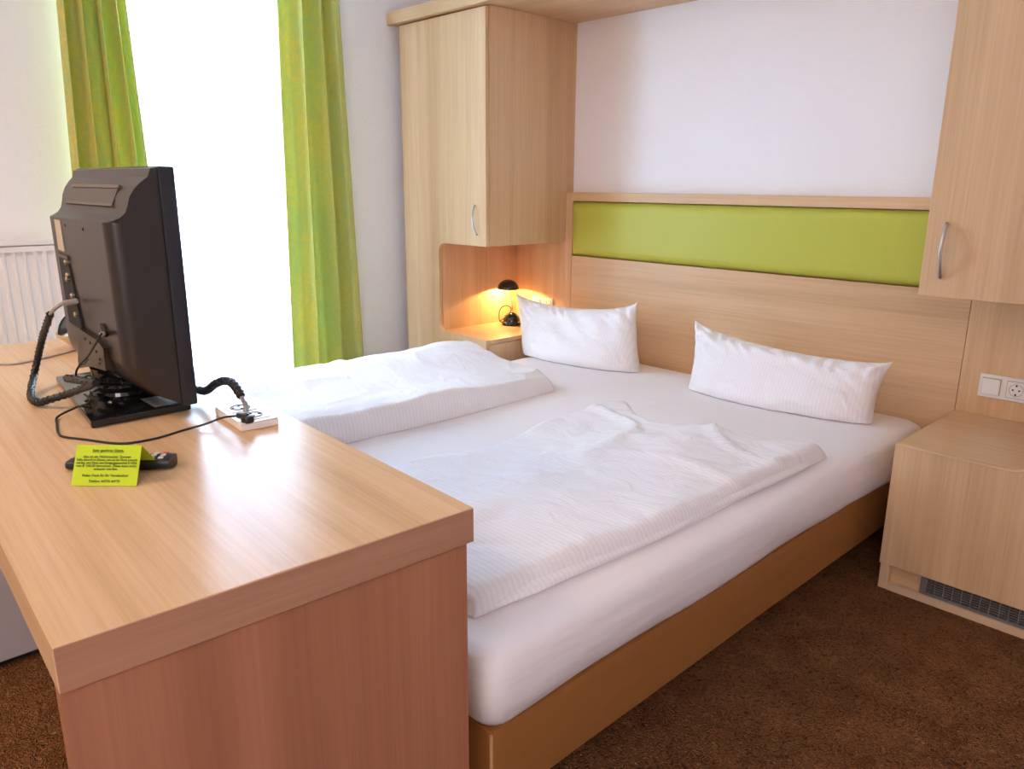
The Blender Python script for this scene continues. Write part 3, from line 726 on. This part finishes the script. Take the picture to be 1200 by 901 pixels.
zc = ZD+.0025
pw = thing('power_cord', 'thin black power cord running from the television to the desk socket', 'cord', tuple(on_z(150, 516, ZD)))
pts = [Vector((-1.90, .462, .80)), on_z(106, 470, .800), on_z(90, 477, .790), on_z(68, 488, zc+.003), on_z(66.5, 497, zc), on_z(68.5, 508, zc), on_z(76, 512, zc), on_z(100, 515, zc), on_z(130, 519, zc), on_z(152, 519, zc), on_z(185, 513, zc), on_z(215, 504, zc), on_z(240, 497, zc+.008), on_z(262, 489, ZD+.022), on_z(281, 487, ZD+.026)]
obj('cord', tube(bmesh.new(), pts, .0024, 8), RUB, pw)
e = on_z(290, 489, ZD+.026)
bm = tube(bmesh.new(), [on_z(279, 486.5, ZD+.027), on_z(284, 487, ZD+.028), on_z(290, 488, ZD+.028)], .0062, 10, 4)
lathe(bm, [(.0125, -.008), (.013, .0), (.011, .005), (.005, .007)], e+Vector((0, 0, -.002)), 18)
obj('plug', bm, BLACK, pw)
p2 = [R(121, 391, -.002), R(119, 391, .016), R(113, 401, .022), R(104, 416, .026), R(94, 427, .03), R(89.5, 435, .03), R(90, 442, .028), R(96, 444, .02), R(104, 440, .012), R(112, 444, .008)]
obj('inlet_cord', tube(bmesh.new(), p2, .0023, 8), RUB, pw)
obj('inlet_plug', tube(bmesh.new(), [R(122, 391, -.002), R(120.5, 391, .012), R(118, 393, .017)], .0050, 10, 4), GREYC, pw)
obj('cable_tie', tube(bmesh.new(), [R(95, 427, .034), R(99, 426, .030), R(103, 421, .028)], .0016, 6), RUB, pw)
zg = ZD+.003
gp = [on_z(-30, 424, zg), on_z(0, 426.5, zg), on_z(20, 426, zg), on_z(45, 421, zg), on_z(70, 415, zg), on_z(92, 409, zg), on_z(112, 404, zg)]
gp = [p for p in gp]
tag(obj('grey_cord', tube(bmesh.new(), gp, .0030, 8), GREYC), 'grey cord lying along the far end of the desk', 'cord')

# surface socket box on the desk
qa, qb, qc = on_z(283, 506.5, ZD), on_z(327, 498, ZD), on_z(249, 486, ZD)
ex = (qb-qa); ey = (qc-qa); sw, sd = ex.length, ey.length
ra = math.atan2(ex.y, ex.x)
sb = thing('socket_box', 'white twin socket box fixed on the desk top by the bed', 'socket', tuple(qa), ra)
ey_s = 1 if ex.cross(ey).z > 0 else -1
MB_ = bmesh.new(); box(MB_, 0, sw, 0, sd, 0.0005, .0145, .002)
o_ = obj('back_box', MB_, WHITEP, sb, local=True)
fr = obj('cover_frame', B(.001, sw-.001, .001, sd-.001, .0147, .0175, .001), WHITEP2, sb, local=True)
for k, cyy in enumerate((sd*.27, sd*.71)):
    h = min(sw, sd*.5)*.36
    ins = obj('socket_insert', B(sw/2-h, sw/2+h, cyy-h, cyy+h, .0177, .0195, .0008), WHITEP2, sb, local=True)
    ring, dk = bmesh.new(), bmesh.new(); schuko(ring, dk, (sw/2, cyy, .0196), (0, 0, 1), (1, 0, 0), .0185)
    obj('socket_cup', ring, SHADEP, ins, local=True); obj('contact_holes', dk, DARK, ins, local=True)

# ------------------------------------------------------------------ sign, remote, dish on the desk
A_, B_ = on_z(83, 569, ZD+.001), on_z(160, 569.5, ZD+.001)
dv = (B_-A_).normalized(); nv = Vector((-dv.y, dv.x, 0)); wlen = (B_-A_).length
mid = (A_+B_)/2
d = ray((95+173)/2, 521.5); dh = Vector((d.x, d.y, 0))
# where the viewing line over the ridge crosses the upright plane through the middle of the card
tt = 0
den = d.x*dv.x+d.y*dv.y
rel = EYE-mid; tt = -(rel.x*dv.x+rel.y*dv.y)/den if abs(den) > 1e-4 else 1
K = .034
pl_n = nv; tt = ((mid+nv*K)-EYE).dot(pl_n)/d.dot(pl_n); HH = (EYE+d*tt).z-ZD
sg = thing('tent_card', 'lime green folded card with printed text standing over the remote', 'sign', tuple(mid), math.atan2(dv.y, dv.x))
hw = wlen/2; top_z = HH-.001; K2 = .060
def sheet(bm, a, b, th=.0006):
    a, b = Vector(a), Vector(b); n = (b-a).cross(Vector((1, 0, 0))).normalized()*th
    c = [bm.verts.new(Vector((x, 0, 0))+p+s) for s in (Vector(), n) for p in (a, b) for x in (-hw, hw)]
    for f in ((0, 1, 3, 2), (4, 6, 7, 5), (0, 4, 5, 1), (2, 3, 7, 6), (0, 2, 6, 4), (1, 5, 7, 3)): bm.faces.new([c[i] for i in f])
bm = bmesh.new(); sheet(bm, (0, 0, 0), (0, K, top_z)); cardf = obj('front_leaf', bm, LIME, sg, local=True)
bm = bmesh.new(); sheet(bm, (0, K, top_z), (0, K+K2, 0.0)); obj('rear_leaf', bm, LIME, sg, local=True)
FL = math.hypot(K, top_z); tilt = math.atan2(top_z, K)
lines = [('Sehr geehrte Gäste,', .86, .0058), ('dies ist ein Nichtraucher Zimmer.', .71, .0052), ('Sollte dennoch im Zimmer oder auf den Fluren geraucht', .635, .0052),
         ('werden, wird Ihnen eine Reinigungspauschale in Höhe', .56, .0052), ('von € 100,00 berechnet. Diese kann nicht', .485, .0052), ('erlassen werden.', .41, .0052),
         ('Vielen Dank für Ihr Verständnis!', .25, .0052), ('Telefon: 44770 44770', .11, .0052)]
tb = bmesh.new()
for txt, v_, sz in lines:
    cu = bpy.data.curves.new('t', 'FONT'); cu.body = txt; cu.size = sz*1.15; cu.align_x = 'CENTER'; cu.resolution_u = 2; cu.extrude = .00005; cu.offset = .00009
    to = bpy.data.objects.new('t', cu); C.objects.link(to); bpy.context.view_layer.update()
    me = bpy.data.meshes.new_from_object(to.evaluated_get(bpy.context.evaluated_depsgraph_get()))
    t = bmesh.new(); t.from_mesh(me)
    xs = [v.co.x for v in t.verts]; wd = max(xs)-min(xs); s = min(1, (wlen*.93)/wd)
    bmesh.ops.scale(t, vec=(s, 1, 1), verts=t.verts[:])
    bmesh.ops.translate(t, vec=(0, v_*FL-.002, 0), verts=t.verts[:])
    if v_ > .8: box(t, -wd/2, wd/2, v_*FL-.0034, v_*FL-.0030, -.00005, .00005)
    merge(tb, t); bpy.data.objects.remove(to); bpy.data.meshes.remove(me); bpy.data.curves.remove(cu)
bmesh.ops.transform(tb, matrix=Matrix.Rotation(tilt, 4, 'X') @ Matrix.Translation((0, 0, .0008)), verts=tb.verts[:])
obj('printed_text', tb, INK, cardf, local=True)

ra_, rb_ = on_z(73, 553.5, ZD), on_z(200, 552, ZD)
rdir = (rb_-ra_).normalized(); rl = (rb_-ra_).length; rmid = (ra_+rb_)/2
rn = Vector((-rdir.y, rdir.x, 0)); rmid = rmid+rn*.022
rm = thing('remote_control', 'black remote control lying under the lime green card', 'remote control', tuple(rmid), math.atan2(rdir.y, rdir.x))
bm = bmesh.new(); rings = []
for x, hw_, zt_ in ((-.5, .008, .010), (-.49, .014, .014), (-.46, .0175, .016), (-.2, .019, .017), (.2, .0215, .019), (.42, .0225, .021), (.485, .020, .020), (.5, .013, .015)):
    rings.append([(x*rl, hw_*math.copysign(abs(math.cos(a))**.6, math.cos(a)), .0015+zt_*.5+zt_*.5*math.copysign(abs(math.sin(a))**.6, math.sin(a))) for a in [2*PI*k/20 for k in range(20)]])
obj('body', ringloft(bm, rings), BLACK, rm, local=True)
def rtop(x): return .0015+.017+.0045*max(0, (x/rl+.2)/.62)*1.0
for i in range(9):
    for j in range(3):
        x = rl*.40-i*.0165; yv = (j-1)*.0115
        m_ = REMBTN if (i in (1, 2) or (i + j) % 4 == 0) else REMBTN2
        if i == 0: m_ = REDB if j == 2 else REMBTN
        bm = B(x-.0045, x+.0045, yv-.0035, yv+.0035, rtop(x)-.003, rtop(x)+.0012-.0006*abs(j-1), .0006, seg=1)
        ob = obj('button', bm, m_, rm, local=True)
        if m_ is REDB: ob['label'] = 'red power button'
        elif m_ is REMBTN: ob['label'] = 'pale button'

dcn = on_z(90, 408, ZD); dcn = Vector((-2.60, .665, ZD))
ds = thing('small_dish', 'round cream dish with a dark rolled band behind the television', 'dish', tuple(dcn))
obj('bowl', lathe(bmesh.new(), [(.040, .001), (.052, .008), (.084, .040), (.086, .048), (.080, .046), (.050, .016), (.001, .012)], dcn, 36), CREAM, ds)
bm = bmesh.new()
pts = []
for k in range(15):
    a = PI*k/14; pts.append((dcn.x+.058*math.cos(a)*.7, dcn.y+.058*math.cos(a), dcn.z+.040+.075*math.sin(a)))
rings = []
for k, p in enumerate(pts):
    a = PI*k/14; c = Vector(p); nrm_ = Vector((math.cos(a)*.57, math.cos(a)*.82, math.sin(a))); sd_ = Vector((.82, -.57, 0))
    rings.append([tuple(c+sd_*.032+nrm_*.003), tuple(c-sd_*.032+nrm_*.003), tuple(c-sd_*.032-nrm_*.003), tuple(c+sd_*.032-nrm_*.003)])
obj('dark_band', ringloft(bm, rings), BLACK, ds)

# ------------------------------------------------------------------ light
w = bpy.data.worlds.new('sky'); bpy.context.scene.world = w; w.use_nodes = True
bg = w.node_tree.nodes['Background']; bg.inputs['Color'].default_value = (.61, .84, 1.20, 1); bg.inputs['Strength'].default_value = 14.
PT = bpy.data.lights.new('window_portal', 'AREA'); PT.shape = 'RECTANGLE'; PT.size = WY1-WY0; PT.size_y = WZ1-WZ0; PT.cycles.is_portal = True
po = bpy.data.objects.new('window_portal', PT); C.objects.link(po); po.location = (XW-.215, (WY0+WY1)/2, (WZ0+WZ1)/2); po.rotation_euler = (PI/2, 0, -PI/2)
def area(name, loc, rot, sx, sy, e, col):
    l = bpy.data.lights.new(name, 'AREA'); l.shape = 'RECTANGLE'; l.size = sx; l.size_y = sy; l.energy = e; l.color = col
    o = bpy.data.objects.new(name, l); C.objects.link(o); o.location = loc; o.rotation_euler = rot; return o
area('ceiling_lamp_light', (-2.3, -1.0, ZC-.05), (0, 0, 0), .5, .5, 24, (1, .71, .44))
fill = area('added_fill_light', (.75, -1.5, 1.9), (0, 0, 0), 1.2, 1.2, 29, (1, .88, .90))  # soft fill added behind the camera to brighten the bed side, no fixture there
fill.rotation_euler = (Vector((-1.2, 1.6, .4))-fill.location).to_track_quat('-Z', 'Y').to_euler()

sc = bpy.context.scene
sc.view_settings.view_transform = 'Standard'; sc.view_settings.look = 'None'; sc.view_settings.gamma = 1; sc.view_settings.exposure = .52
sc.view_settings.use_curve_mapping = False
sc.cycles.max_bounces = 12; sc.cycles.diffuse_bounces = 8; sc.cycles.glossy_bounces = 4; sc.cycles.transmission_bounces = 6; sc.cycles.transparent_max_bounces = 12
sc.cycles.use_denoising = True; sc.cycles.sample_clamp_indirect = 6; sc.cycles.caustics_reflective = False; sc.cycles.caustics_refractive = False
